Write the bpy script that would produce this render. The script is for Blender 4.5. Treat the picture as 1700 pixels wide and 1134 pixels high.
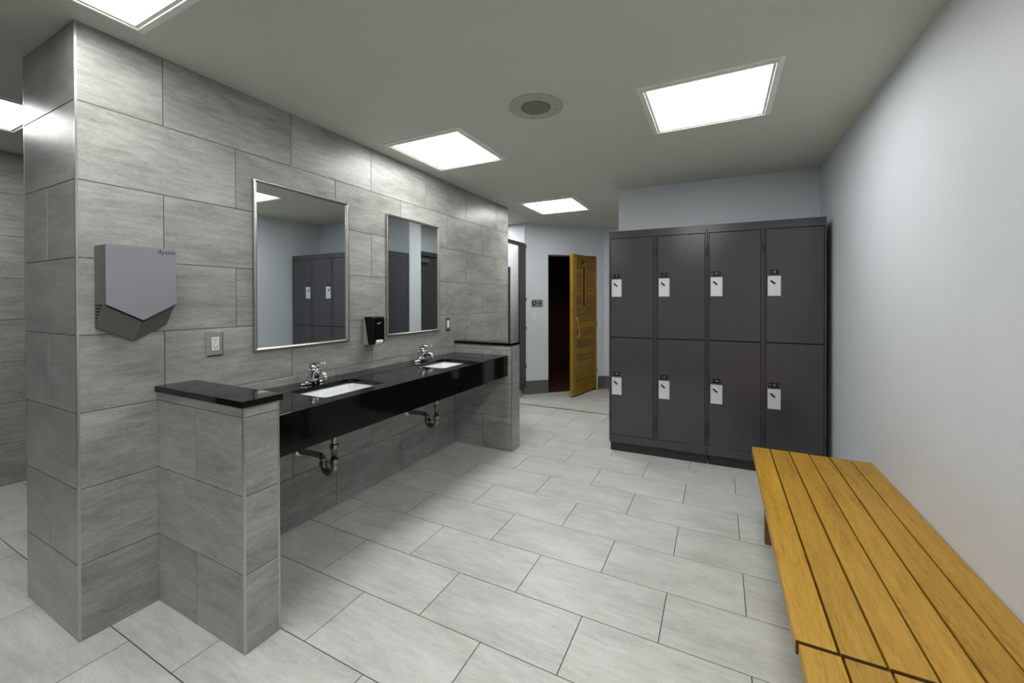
import bpy, bmesh, math, random
from mathutils import Matrix, Vector
random.seed(7)
S = bpy.context.scene
for o in list(bpy.data.objects):
    bpy.data.objects.remove(o)
COL = S.collection
H = 2.415                                   # ceiling height

# ------------------------------------------------------------------ camera
cd = bpy.data.cameras.new('camera')
cam = bpy.data.objects.new('camera', cd)
COL.objects.link(cam)
cd.sensor_width = 36.0
cd.lens = 14.408
cd.shift_y = -0.03752
cd.clip_start = 0.02
R_, U_, F_ = (Vector((0.89265, 0.45075, -0.00211)), Vector((-0.00113, 0.00692, 0.99998)), Vector((-0.45075, 0.89263, -0.00669)))
m = Matrix.Identity(4)
for i in range(3):
    m[i][0], m[i][1], m[i][2] = R_[i], U_[i], -F_[i]
m[0][3], m[1][3], m[2][3] = 2.22, 0.0, 1.3291
cam.matrix_world = m
S.camera = cam

# ------------------------------------------------------------------ world, exposure
w = bpy.data.worlds.new('world')
S.world = w
w.use_nodes = True
w.node_tree.nodes['Background'].inputs[0].default_value = (0.5, 0.55, 0.6, 1)
w.node_tree.nodes['Background'].inputs[1].default_value = 0.0
S.view_settings.view_transform = 'Standard'
S.view_settings.look = 'None'
S.view_settings.exposure = 0.0
S.view_settings.gamma = 1.0
S.view_settings.use_curve_mapping = False
S.cycles.use_denoising = True
S.cycles.max_bounces = 10
S.cycles.diffuse_bounces = 5
S.cycles.glossy_bounces = 6
S.cycles.sample_clamp_indirect = 6.0
PANEL_LIGHT = 15.0                           # radiance of the ceiling light panels


# ------------------------------------------------------------------ colour and materials
def lin(c):
    c = c / 255.0
    return c / 12.92 if c <= 0.04045 else ((c + 0.055) / 1.055) ** 2.4


def rgb(r, g, b):
    return (lin(r), lin(g), lin(b), 1.0)


def mat(name, col, rough=0.5, metal=0.0, bump=0.0, bscale=60.0, var=0.0, vscale=3.0, emit=None, estr=0.0, spec=0.5, coat=0.0):
    mt = bpy.data.materials.new(name)
    mt.use_nodes = True
    nt = mt.node_tree
    N, L = nt.nodes, nt.links
    p = N['Principled BSDF']
    p.inputs['Base Color'].default_value = col
    p.inputs['Roughness'].default_value = rough
    p.inputs['Metallic'].default_value = metal
    p.inputs['Specular IOR Level'].default_value = spec
    p.inputs['Coat Weight'].default_value = coat
    tc = N.new('ShaderNodeTexCoord')
    if var > 0:
        n = N.new('ShaderNodeTexNoise')
        n.inputs['Scale'].default_value = vscale
        n.inputs['Detail'].default_value = 5
        L.new(tc.outputs['Object'], n.inputs['Vector'])
        mr = N.new('ShaderNodeMapRange')
        mr.inputs['From Min'].default_value = 0.3
        mr.inputs['From Max'].default_value = 0.7
        mr.inputs['To Min'].default_value = 1 - var
        mr.inputs['To Max'].default_value = 1 + var
        L.new(n.outputs['Fac'], mr.inputs['Value'])
        mx = N.new('ShaderNodeVectorMath')
        mx.operation = 'SCALE'
        mx.inputs[0].default_value = col[:3]
        L.new(mr.outputs['Result'], mx.inputs['Scale'])
        L.new(mx.outputs['Vector'], p.inputs['Base Color'])
    if bump > 0:
        n = N.new('ShaderNodeTexNoise')
        n.inputs['Scale'].default_value = bscale
        n.inputs['Detail'].default_value = 4
        L.new(tc.outputs['Object'], n.inputs['Vector'])
        b = N.new('ShaderNodeBump')
        b.inputs['Strength'].default_value = bump
        b.inputs['Distance'].default_value = 0.002
        L.new(n.outputs['Fac'], b.inputs['Height'])
        L.new(b.outputs['Normal'], p.inputs['Normal'])
    if emit:
        p.inputs['Emission Color'].default_value = emit
        p.inputs['Emission Strength'].default_value = estr
    return mt


def streak_mat(name, dark, mid, light, rough, scale=(2.2, 20, 20), tone=0.10, bump=0.25, cloud=0.5, pos=(0.34, 0.5, 0.68), rough_var=0.08, spec=0.5, coarse=(7, 7, 7), dist=0.12, fine=(60, 230, 230), fw=0.20):
    """streaky material that runs along the local X axis, shifted and toned anew on every object"""
    mt = bpy.data.materials.new(name)
    mt.use_nodes = True
    nt = mt.node_tree
    N, L = nt.nodes, nt.links
    p = N['Principled BSDF']
    p.inputs['Specular IOR Level'].default_value = spec
    tc = N.new('ShaderNodeTexCoord')
    oi = N.new('ShaderNodeObjectInfo')
    cmb = N.new('ShaderNodeCombineXYZ')
    m1 = N.new('ShaderNodeMath'); m1.operation = 'MULTIPLY'; m1.inputs[1].default_value = 37.0
    m2 = N.new('ShaderNodeMath'); m2.operation = 'MULTIPLY'; m2.inputs[1].default_value = 91.0
    L.new(oi.outputs['Random'], m1.inputs[0]); L.new(oi.outputs['Random'], m2.inputs[0])
    L.new(m1.outputs[0], cmb.inputs[0]); L.new(m2.outputs[0], cmb.inputs[1]); L.new(m1.outputs[0], cmb.inputs[2])
    add = N.new('ShaderNodeVectorMath'); add.operation = 'ADD'
    L.new(tc.outputs['Object'], add.inputs[0]); L.new(cmb.outputs[0], add.inputs[1])
    mp = N.new('ShaderNodeMapping'); mp.inputs['Scale'].default_value = scale
    L.new(add.outputs[0], mp.inputs['Vector'])
    n1 = N.new('ShaderNodeTexNoise'); n1.inputs['Scale'].default_value = 1.0; n1.inputs['Detail'].default_value = 10; n1.inputs['Roughness'].default_value = 0.74; n1.inputs['Distortion'].default_value = dist
    L.new(mp.outputs[0], n1.inputs['Vector'])
    n2 = N.new('ShaderNodeTexNoise'); n2.inputs['Scale'].default_value = 1.0; n2.inputs['Detail'].default_value = 4
    mp2 = N.new('ShaderNodeMapping'); mp2.inputs['Scale'].default_value = coarse
    L.new(add.outputs[0], mp2.inputs['Vector'])
    L.new(mp2.outputs[0], n2.inputs['Vector'])
    n3 = N.new('ShaderNodeTexNoise'); n3.inputs['Scale'].default_value = 1.0; n3.inputs['Detail'].default_value = 3
    mp3 = N.new('ShaderNodeMapping'); mp3.inputs['Scale'].default_value = fine
    L.new(add.outputs[0], mp3.inputs['Vector'])
    L.new(mp3.outputs[0], n3.inputs['Vector'])
    mixf = N.new('ShaderNodeMix'); mixf.data_type = 'FLOAT'; mixf.inputs[0].default_value = cloud
    L.new(n1.outputs['Fac'], mixf.inputs[2]); L.new(n2.outputs['Fac'], mixf.inputs[3])
    mixg = N.new('ShaderNodeMix'); mixg.data_type = 'FLOAT'; mixg.inputs[0].default_value = fw
    L.new(mixf.outputs[0], mixg.inputs[2]); L.new(n3.outputs['Fac'], mixg.inputs[3])
    cr = N.new('ShaderNodeValToRGB')
    e = cr.color_ramp.elements
    e[0].position = pos[0]; e[0].color = dark
    e[1].position = pos[2]; e[1].color = light
    k = cr.color_ramp.elements.new(pos[1]); k.color = mid
    L.new(mixg.outputs[0], cr.inputs['Fac'])
    mr = N.new('ShaderNodeMapRange'); mr.inputs['To Min'].default_value = 1 - tone; mr.inputs['To Max'].default_value = 1 + tone
    L.new(oi.outputs['Random'], mr.inputs['Value'])
    sc = N.new('ShaderNodeVectorMath'); sc.operation = 'SCALE'
    L.new(cr.outputs['Color'], sc.inputs[0]); L.new(mr.outputs['Result'], sc.inputs['Scale'])
    L.new(sc.outputs['Vector'], p.inputs['Base Color'])
    rr = N.new('ShaderNodeMapRange'); rr.inputs['To Min'].default_value = rough - rough_var; rr.inputs['To Max'].default_value = rough + rough_var
    L.new(n1.outputs['Fac'], rr.inputs['Value']); L.new(rr.outputs['Result'], p.inputs['Roughness'])
    b = N.new('ShaderNodeBump'); b.inputs['Strength'].default_value = bump; b.inputs['Distance'].default_value = 0.0015
    L.new(mixg.outputs[0], b.inputs['Height']); L.new(b.outputs['Normal'], p.inputs['Normal'])
    return mt


M = {}
M['wall_tile'] = streak_mat('wall_tile', rgb(128, 129, 125), rgb(153, 154, 150), rgb(176, 177, 173), 0.30, tone=0.05, spec=0.35, scale=(8.0, 46, 46), cloud=0.44, coarse=(3.2, 8, 8), bump=0.35, pos=(0.38, 0.5, 0.63))
M['floor_tile'] = streak_mat('floor_tile', rgb(180, 180, 176), rgb(200, 200, 196), rgb(215, 216, 212), 0.36, tone=0.03, scale=(8.0, 46, 46), cloud=0.44, coarse=(3.2, 8, 8), pos=(0.38, 0.5, 0.63))
M['grout'] = mat('grout', rgb(86, 86, 82), 0.9, bump=0.3, bscale=300)
M['grout_floor'] = mat('grout_floor', rgb(62, 62, 58), 0.9, bump=0.3, bscale=300)
M['paint'] = mat('wall_paint', rgb(214, 219, 225), 0.55, bump=0.06, bscale=220, var=0.012)
M['ceiling'] = mat('ceiling_paint', rgb(204, 205, 196), 0.8, bump=0.05, bscale=200, var=0.012, vscale=2)
M['base_grey'] = mat('baseboard_vinyl', rgb(98, 97, 94), 0.5)
M['trim'] = mat('anodised_trim', rgb(190, 190, 184), 0.3, 0.9)
M['granite'] = mat('black_granite', rgb(9, 9, 9), 0.07, spec=0.28, var=0.35, vscale=220)
M['ceramic'] = mat('white_ceramic', rgb(232, 235, 236), 0.12, coat=0.3)
M['chrome'] = mat('chrome', rgb(205, 205, 205), 0.07, 1.0)
M['pipe'] = mat('chromed_pipe', rgb(150, 146, 140), 0.22, 1.0)
M['steel'] = mat('brushed_steel', rgb(186, 183, 176), 0.26, 1.0, bump=0.05, bscale=400)
M['mirror'] = mat('mirror_silver', rgb(228, 234, 234), 0.0, 1.0)
M['locker'] = mat('locker_paint', rgb(66, 65, 70), 0.19, bump=0.03, bscale=350, var=0.02)
M['locker_dark'] = mat('locker_plinth', rgb(36, 36, 38), 0.5)
M['black'] = mat('black_plastic', rgb(5, 5, 6), 0.25, spec=0.3)
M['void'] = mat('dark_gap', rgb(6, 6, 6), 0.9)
M['lock_white'] = mat('lock_satin', rgb(216, 220, 221), 0.35, 0.35)
M['print'] = mat('pale_print', rgb(196, 196, 196), 0.5)
M['print_dark'] = mat('dark_print', rgb(18, 18, 22), 0.5)
M['dryer'] = mat('dryer_cover', rgb(150, 151, 157), 0.34, 0.55)
M['dryer_side'] = mat('dryer_shell', rgb(108, 108, 103), 0.42, 0.2)
M['white_pl'] = mat('white_plastic', rgb(226, 227, 224), 0.35)
M['grey_pl'] = mat('grey_plastic', rgb(150, 153, 152), 0.4)
M['diffuser'] = mat('light_diffuser', rgb(240, 240, 235), 0.6, emit=(1.0, 1.0, 0.975, 1), estr=PANEL_LIGHT)
M['light_frame'] = mat('light_frame', rgb(236, 236, 230), 0.45)
M['speaker'] = mat('speaker_ring', rgb(176, 176, 166), 0.5)
M['grille'] = mat('speaker_grille', rgb(132, 132, 124), 0.6, 0.2, bump=1.0, bscale=500)
M['bench'] = streak_mat('bench_wood', rgb(98, 68, 14), rgb(168, 126, 34), rgb(190, 148, 56), 0.46, scale=(5, 60, 60), tone=0.10, bump=0.5, cloud=0.34, pos=(0.36, 0.47, 0.62), coarse=(1.5, 9, 9), fine=(26, 320, 320), fw=0.30)
M['bench_end'] = mat('bench_end_grain_shade', rgb(92, 60, 22), 0.8, var=0.15, vscale=60)  # end grain, coloured darker so the gap between the benches looks shaded
M['bench_dark'] = streak_mat('bench_frame_wood', rgb(84, 62, 26), rgb(126, 94, 40), rgb(150, 116, 54), 0.5, scale=(2, 22, 22), bump=0.3, cloud=0.3)
M['sauna_wood'] = streak_mat('sauna_door_wood', rgb(104, 72, 6), rgb(146, 106, 14), rgb(170, 128, 26), 0.5, scale=(2.4, 30, 30), tone=0.26, spec=0.3, bump=0.25, cloud=0.3)
M['sauna_edge'] = streak_mat('sauna_stile_wood', rgb(124, 90, 14), rgb(158, 120, 22), rgb(178, 140, 36), 0.4, scale=(2.0, 30, 30), tone=0.05, bump=0.2, cloud=0.3)
M['handle_wood'] = mat('pale_handle_wood', rgb(176, 138, 52), 0.45, var=0.1, vscale=30)
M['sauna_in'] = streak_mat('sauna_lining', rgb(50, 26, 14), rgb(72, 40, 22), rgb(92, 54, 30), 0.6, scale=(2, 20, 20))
M['glass_dark'] = mat('tinted_glass', rgb(24, 10, 9), 0.6, spec=0.08)
M['partition'] = mat('partition_laminate', rgb(66, 68, 67), 0.42)
M['door_dark'] = mat('door_paint', rgb(62, 64, 64), 0.4)
M['lamp'] = mat('sauna_lamp_glass', rgb(255, 190, 110), 0.4, emit=(1.0, 0.42, 0.10, 1), estr=9.0)
M['plate'] = mat('sign_plate', rgb(150, 154, 150), 0.35, 0.4)
M['strip'] = mat('threshold_steel', rgb(150, 150, 144), 0.3, 0.9)
M['stall_tile'] = mat('stall_panel', rgb(222, 225, 228), 0.4)


# ------------------------------------------------------------------ object helpers
def tag(o, label=None, cat=None, group=None, kind=None):
    if label: o['label'] = label
    if cat: o['category'] = cat
    if group: o['group'] = group
    if kind: o['kind'] = kind
    return o


def empty(name, loc=(0, 0, 0), rz=0.0):
    o = bpy.data.objects.new(name, None)
    o.empty_display_size = 0.05
    COL.objects.link(o)
    o.location = loc
    o.rotation_euler = (0, 0, rz)
    return o


def link(name, me, parent=None, mx=None):
    o = bpy.data.objects.new(name, me)
    COL.objects.link(o)
    if parent: o.parent = parent
    if mx is not None: o.matrix_local = mx
    return o


def finish(name, bm, mats, parent=None, smooth=False, bevel=0.0, segs=2, angle=0.6):
    bmesh.ops.recalc_face_normals(bm, faces=bm.faces)
    me = bpy.data.meshes.new(name)
    bm.to_mesh(me)
    bm.free()
    for k in (mats if isinstance(mats, (list, tuple)) else [mats]):
        me.materials.append(M[k])
    if smooth:
        for p in me.polygons: p.use_smooth = True
    o = link(name, me, parent)
    if bevel > 0:
        md = o.modifiers.new('bevel', 'BEVEL')
        md.width = bevel; md.segments = segs; md.limit_method = 'ANGLE'; md.angle_limit = angle
        md.harden_normals = False
    return o


def abox(bm, x0, y0, z0, x1, y1, z1, mi=0, mx=None):
    P = [(x0, y0, z0), (x1, y0, z0), (x1, y1, z0), (x0, y1, z0), (x0, y0, z1), (x1, y0, z1), (x1, y1, z1), (x0, y1, z1)]
    v = [bm.verts.new(mx @ Vector(q) if mx else q) for q in P]
    for f in ((0, 3, 2, 1), (4, 5, 6, 7), (0, 1, 5, 4), (1, 2, 6, 5), (2, 3, 7, 6), (3, 0, 4, 7)):
        fc = bm.faces.new([v[i] for i in f]); fc.material_index = mi


def box(name, lo, hi, mt, parent=None, bevel=0.0):
    bm = bmesh.new()
    abox(bm, *lo, *hi)
    return finish(name, bm, mt, parent, bevel=bevel)


def aprism(bm, pts, d, mi=0):
    """pts: a planar polygon of 3-D points, swept by the vector d"""
    d = Vector(d)
    a = [bm.verts.new(p) for p in pts]
    b = [bm.verts.new(Vector(p) + d) for p in pts]
    n = len(pts)
    f = bm.faces.new(a); f.material_index = mi
    f = bm.faces.new(b[::-1]); f.material_index = mi
    for i in range(n):
        f = bm.faces.new([a[i], b[i], b[(i + 1) % n], a[(i + 1) % n]]); f.material_index = mi


def ring(bm, c, u, v, r, n=20, ry=None):
    c, u, v = Vector(c), Vector(u), Vector(v)
    ry = r if ry is None else ry
    return [bm.verts.new(c + u * r * math.cos(2 * math.pi * i / n) + v * ry * math.sin(2 * math.pi * i / n)) for i in range(n)]


def bridge(bm, a, b, mi=0):
    n = len(a)
    for i in range(n):
        f = bm.faces.new([a[i], a[(i + 1) % n], b[(i + 1) % n], b[i]]); f.material_index = mi


def alathe(bm, c, ax, prof, n=24, mi=0, cap0=True, cap1=True):
    """prof: list of (radius, distance along ax)"""
    c, ax = Vector(c), Vector(ax).normalized()
    u = ax.orthogonal().normalized(); v = ax.cross(u)
    rs = [ring(bm, c + ax * h, u, v, r, n) for r, h in prof]
    for a, b in zip(rs, rs[1:]): bridge(bm, a, b, mi)
    if cap0: f = bm.faces.new(rs[0][::-1]); f.material_index = mi
    if cap1: f = bm.faces.new(rs[-1]); f.material_index = mi


def atube(bm, pts, r, n=14, mi=0):
    pts = [Vector(p) for p in pts]
    rr = r if isinstance(r, (list, tuple)) else [r] * len(pts)
    ref = None; rs = []
    for i, p in enumerate(pts):
        t = (pts[min(i + 1, len(pts) - 1)] - pts[max(i - 1, 0)]).normalized()
        if ref is None: ref = t.orthogonal().normalized()
        ref = (ref - t * ref.dot(t)).normalized()
        rs.append(ring(bm, p, ref, t.cross(ref), rr[i], n))
    for a, b in zip(rs, rs[1:]): bridge(bm, a, b, mi)
    f = bm.faces.new(rs[0][::-1]); f.material_index = mi
    f = bm.faces.new(rs[-1]); f.material_index = mi


def text_into(bm, body, size, mx, mi, depth=0.0006, sx=1.0):
    cu = bpy.data.curves.new('lettering', 'FONT')
    cu.body = body; cu.size = size; cu.align_x = 'CENTER'; cu.align_y = 'CENTER'; cu.extrude = depth
    cu.resolution_u = 3
    to = bpy.data.objects.new('lettering', cu)
    COL.objects.link(to)
    bpy.context.view_layer.update()
    me = bpy.data.meshes.new_from_object(to)
    bpy.data.objects.remove(to); bpy.data.curves.remove(cu)
    me.transform(mx @ Matrix.Diagonal((sx, 1, 1, 1)))
    for p in me.polygons: p.material_index = mi
    n0 = len(bm.faces)
    bm.from_mesh(me)
    bm.faces.ensure_lookup_table()
    for f in bm.faces[n0:]: f.material_index = mi
    bpy.data.meshes.remove(me)


def rrect(cx, cy, hx, hy, r, z, seg=5):
    out = []
    for qx, qy, a0 in ((1, 1, 0), (-1, 1, 90), (-1, -1, 180), (1, -1, 270)):
        for i in range(seg + 1):
            a = math.radians(a0 + 90 * i / seg)
            out.append((cx + qx * (hx - r) + r * math.cos(a), cy + qy * (hy - r) + r * math.sin(a), z))
    return out


# ------------------------------------------------------------------ tiles
TM = {}
GAP = 0.0034


def tile_mesh(a, b, mt, th=0.006):
    key = (round(a, 3), round(b, 3), mt)
    if key in TM: return TM[key]
    bm = bmesh.new()
    c = min(0.0009, a * .2, b * .2)
    lo = [(-a / 2, -b / 2, -th), (a / 2, -b / 2, -th), (a / 2, b / 2, -th), (-a / 2, b / 2, -th)]
    mi_ = [(x, y, -c) for x, y, _ in lo]
    hi = [(-a / 2 + c, -b / 2 + c, 0), (a / 2 - c, -b / 2 + c, 0), (a / 2 - c, b / 2 - c, 0), (-a / 2 + c, b / 2 - c, 0)]
    A, B, C = ([bm.verts.new(p) for p in q] for q in (lo, mi_, hi))
    bridge(bm, A, B); bridge(bm, B, C); bm.faces.new(C)
    bmesh.ops.recalc_face_normals(bm, faces=bm.faces)
    me = bpy.data.meshes.new('tile')
    bm.to_mesh(me); bm.free()
    me.materials.append(M[mt])
    TM[key] = me
    return me


def tile_at(parent, o, u, v, n, u0, u1, v0, v1, mt='wall_tile', g0=GAP):
    a, b = u1 - u0 - g0, v1 - v0 - g0
    if a < 0.004 or b < 0.004: return
    o, u, v, n = Vector(o), Vector(u), Vector(v), Vector(n)
    c = o + u * ((u0 + u1) / 2) + v * ((v0 + v1) / 2) + n * random.uniform(-0.00025, 0.00025)
    mx = Matrix(((u.x, v.x, n.x, c.x), (u.y, v.y, n.y, c.y), (u.z, v.z, n.z, c.z), (0, 0, 0, 1)))
    t = link('tile', tile_mesh(a, b, mt), parent)
    t.matrix_local = mx


def cuts(lo, hi, start, step):
    k = math.ceil((lo - start) / step + 1e-6)
    c = [lo]
    x = start + k * step
    while x < hi - 1e-6:
        if x - lo > 0.01: c.append(x)
        x += step
    c.append(hi)
    return list(zip(c, c[1:]))


ROWS = [0.0, 0.298, 0.594, 0.891, 1.195, 1.499, 1.804, 2.110, H]    # wall joints, floor to ceiling


def tiled_face(parent, o, u, n, lo, hi, rowstarts, ztop=H, step=0.614, mt='wall_tile', top_whole=False):
    """o: origin on the floor; u: unit direction along the face; rows alternate between the given joint starts"""
    for r in range(8):
        z0, z1 = ROWS[r], min(ROWS[r + 1], ztop)
        if z1 - z0 < 0.01: continue
        st = rowstarts[(7 - r) % 2]
        for a, b in (cuts(lo, hi, st, step) if not (r == 7 and top_whole) else [(lo, hi)]):
            tile_at(parent, o, u, (0, 0, 1), n, a, b, z0, z1, mt)


# ================================================================== SETTING
G = 0.0013
floor = tag(box('floor', (-2.5, -3.2, -0.08), (4.3, 6.6, -G), 'grout_floor'), 'grey streaked porcelain floor tiles laid in a half offset', kind='structure')
for j in range(-5, 16):
    y0, y1 = 1.3586 + .305 * j, 1.3586 + .305 * (j + 1)
    st = 0.4735 if j % 2 == 0 else 0.7764
    for a, b in cuts(-2.38, 2.96, st, 0.617):
        if a > -.554 and b < 0 and y0 > .656 and y1 < 4.29: continue
        if y0 > 3.9 and a > 1.4: continue
        if y0 > 1.9 and b < -.5 and y1 < 4.3: continue
        # cut the row at the metal threshold strip
        yy0, yy1 = y0, y1
        tile_at(floor, (0, 0, 0), (1, 0, 0), (0, 1, 0), (0, 0, 1), a, b, yy0, yy1, 'floor_tile')
tag(box('ceiling', (-2.5, -3.2, H), (4.3, 8.2, H + .1), 'ceiling'), 'flat pale grey painted ceiling with recessed light panels', kind='structure')

# the thick tiled wall that carries the basins
wl = box('wall_left', (-.554 + G, .6557 + G, 0), (-G, 4.294 - G, H), 'grout')
tag(wl, 'thick grey tiled wall behind the mirrors and the counter', kind='structure')
tiled_face(wl, (0, 0, 0), (0, 1, 0), (1, 0, 0), .6557 + .002, 4.294 - .002, (0.938, 1.245))
tiled_face(wl, (0, .6557, 0), (1, 0, 0), (0, -1, 0), -.554 + .002, -.002, (-.289, -1.2), step=1.228, top_whole=True)
tiled_face(wl, (0, 4.294, 0), (-1, 0, 0), (0, 1, 0), .002, .552, (1.1, .3), step=1.228)
# low tiled half walls at either end of the counter
for nm, y0, y1, d, lab in (('wall_partition_near', .9105, 1.0498, .6355, 'low grey tiled half wall at the near end of the counter'), ('wall_partition_far', 3.199, 3.3475, .6034, 'low grey tiled half wall at the far end of the counter')):
    hw = tag(box(nm, (.0005, y0 + G, 0), (d - G, y1 - G, .93), 'grout'), lab, kind='structure')
    tiled_face(hw, (0, y0, 0), (1, 0, 0), (0, -1, 0), .001, d - .002, (2.0, .305), ztop=.928, step=1.228)
    tiled_face(hw, (d, 0, 0), (0, 1, 0), (1, 0, 0), y0 + .002, y1 - .002, (0.2, 0.2), step=5, ztop=.928)
    tiled_face(hw, (0, y1, 0), (1, 0, 0), (0, 1, 0), .001, d - .002, (.35, 1.5), ztop=.928, step=1.228)


def edge_trim(i, x, y, sx, sy, z1):
    """small metal angle over an outside tile corner; sx, sy: the directions outward"""
    bm = bmesh.new()
    t, L_ = .0018, .0075
    P = [(0, 0), (-L_, 0), (-L_, -t), (-t, -t), (-t, -L_), (0, -L_)]
    aprism(bm, [(x + sx * (p[0] + .0008), y + sy * (p[1] + .0008), 0) for p in P], (0, 0, z1))
    tag(finish('trim_%d' % i, bm, 'trim'), None, kind='structure')


for i, a in enumerate([(0, .6557, 1, -1, H), (-.554, .6557, -1, -1, H), (0, 4.294, 1, 1, H), (.6355, .9105, 1, -1, .93), (.6355, 1.0498, 1, 1, .93), (.6034, 3.199, 1, -1, .93), (.6034, 3.3475, 1, 1, .93)]):
    edge_trim(i + 1, *a)
labs = ['slim bright metal corner strip on the near front edge of the tiled wall', 'slim metal corner strip on the left edge of the tiled pier', 'slim metal corner strip on the far end of the tiled wall',
        'slim metal strip on the outer corner of the near half wall', 'slim metal strip beside the counter on the near half wall', 'slim metal strip beside the counter on the far half wall', 'slim metal strip on the outer far corner of the far half wall']
for i, l in enumerate(labs): bpy.data.objects['trim_%d' % (i + 1)]['label'] = l

ws = box('wall_side', (-2.5, -3.2, 0), (-2.38 - G, 6.6, H), 'grout')
tag(ws, 'dim grey tiled wall of the side passage, seen at the left edge', kind='structure')
tiled_face(ws, (-2.38, 0, 0), (0, 1, 0), (1, 0, 0), .2, 2.2, (.3, .61))
box('wall_side_rear', (-2.38, 2.6, 0), (-.554, 2.7, H), 'paint')
tag(bpy.data.objects['wall_side_rear'], 'painted wall closing the side passage', kind='structure')
tag(box('wall_right', (2.96, -3.2, 0), (3.06, 4.3, H), 'paint'), 'long pale blue grey painted wall on the right above the bench', kind='structure')
tag(box('wall_behind', (-2.38, -3.2, 0), (2.96, -3.1, H), 'paint'), 'pale painted wall behind the viewer', kind='structure')


def wall_line(name, a, b, t, z0=0.0, z1=H, mt='paint', parent=None):
    """vertical slab between two floor points; it thickens to the left of a->b"""
    a, b = Vector((*a, 0)), Vector((*b, 0))
    d = (b - a).normalized(); n = Vector((-d.y, d.x, 0)) * t
    bm = bmesh.new()
    aprism(bm, [(p.x, p.y, z0) for p in (a, b, b + n, a + n)], (0, 0, z1 - z0))
    return finish(name, bm, mt, parent)


tag(wall_line('wall_back', (1.335, 4.092), (2.985, 4.152), .2), 'pale blue grey painted wall behind and above the lockers', kind='structure')
# corridor side wall beyond the lockers, with a dark door in a recess
hallr = wall_line('wall_hall_right', (1.6, 4.28), (1.6, 6.2), -.1)
tag(hallr, 'painted corridor wall beyond the lockers', kind='structure')
# toilet nook
tag(box('wall_nook', (-2.38, 5.25, 0), (-.222, 5.30, H), 'paint'), 'white painted wall behind the grey cubicle partition', kind='structure')
# diagonal wall with the wooden door opening
D0, D1 = Vector((-.225, 5.23, 0)), Vector((.678, 6.133, 0))
dd = (D1 - D0).normalized(); dn = Vector((-dd.y, dd.x, 0))
J0, J1 = (0.025 + .225) * math.sqrt(2), (0.600 + .225) * math.sqrt(2)
LD = (D1 - D0).length
ZD = 1.985


def dpt(s, n=0.0, z=0.0):
    p = D0 + dd * s + dn * n
    return Vector((p.x, p.y, z))


bm = bmesh.new()
for s0, s1, z0, z1 in ((0, J0, 0, H), (J1, LD, 0, H), (J0, J1, ZD, H)):
    aprism(bm, [dpt(s0, 0, z0), dpt(s1, 0, z0), dpt(s1, .12, z0), dpt(s0, .12, z0)], (0, 0, z1 - z0))
bmesh.ops.remove_doubles(bm, verts=bm.verts, dist=1e-5)
wf = tag(finish('wall_far', bm, 'paint'), 'diagonal pale wall at the far end with the wooden door opening', kind='structure')
tag(wall_line('wall_far_right', (.678, 6.133), (1.7, 6.133), .1), 'short pale wall right of the wooden door', kind='structure')
# sauna cabin behind the opening
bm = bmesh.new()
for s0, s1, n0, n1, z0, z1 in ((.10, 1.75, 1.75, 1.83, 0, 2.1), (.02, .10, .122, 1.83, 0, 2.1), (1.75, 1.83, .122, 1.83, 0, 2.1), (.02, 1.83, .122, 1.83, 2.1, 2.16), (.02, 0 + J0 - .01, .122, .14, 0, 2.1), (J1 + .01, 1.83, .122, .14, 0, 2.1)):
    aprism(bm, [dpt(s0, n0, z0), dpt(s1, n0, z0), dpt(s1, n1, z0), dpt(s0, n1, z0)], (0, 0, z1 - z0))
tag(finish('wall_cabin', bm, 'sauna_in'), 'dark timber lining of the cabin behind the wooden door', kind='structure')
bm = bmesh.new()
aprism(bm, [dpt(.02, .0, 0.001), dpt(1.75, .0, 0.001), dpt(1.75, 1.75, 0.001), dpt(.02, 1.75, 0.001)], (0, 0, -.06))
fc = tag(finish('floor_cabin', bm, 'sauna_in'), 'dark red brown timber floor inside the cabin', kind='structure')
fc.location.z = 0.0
# cove baseboards
def cove(i, name, pts, lab, h=.19):
    bm = bmesh.new()
    for a, b in zip(pts, pts[1:]):
        a, b = Vector((*a, 0)), Vector((*b, 0))
        d = (b - a).normalized(); n = Vector((d.y, -d.x, 0))
        prof = [(0, 0), (.024, 0), (.012, .012), (.007, .03), (.006, h - .004), (.003, h), (0, h)]
        A = [bm.verts.new(a + n * p[0] + Vector((0, 0, p[1]))) for p in prof]
        B = [bm.verts.new(b + n * p[0] + Vector((0, 0, p[1]))) for p in prof]
        k = len(prof)
        for q in range(k): bm.faces.new([A[q], B[q], B[(q + 1) % k], A[(q + 1) % k]])
        bm.faces.new(A[::-1]); bm.faces.new(B)
    tag(finish(name, bm, 'base_grey'), lab, kind='structure')


p0, p1, p2 = dpt(0), dpt(J0 + .004), dpt(J0 + .004, .1)
cove(0, 'baseboard_far', [(p0.x, p0.y), (p1.x, p1.y), (p2.x, p2.y)], 'grey cove skirting under the round symbol sign left of the wooden door')
q0, q1 = dpt(J1), dpt(LD)
cove(1, 'baseboard_far_right', [(q0.x, q0.y), (q1.x, q1.y), (1.59, 6.133)], 'grey cove skirting right of the wooden door')
cove(2, 'baseboard_nook', [(-1.6, 5.2495), (-.236, 5.2495)], 'grey cove skirting behind the cubicle partition')
bm = bmesh.new()
aprism(bm, [(-.2, 4.728, -.001), (-.2, 4.75, -.001), (1.6, 4.75, -.001), (1.6, 4.728, -.001)], (0, 0, .0035))
tag(finish('trim_8', bm, 'strip'), 'thin metal threshold strip across the floor of the far passage', kind='structure')

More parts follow.
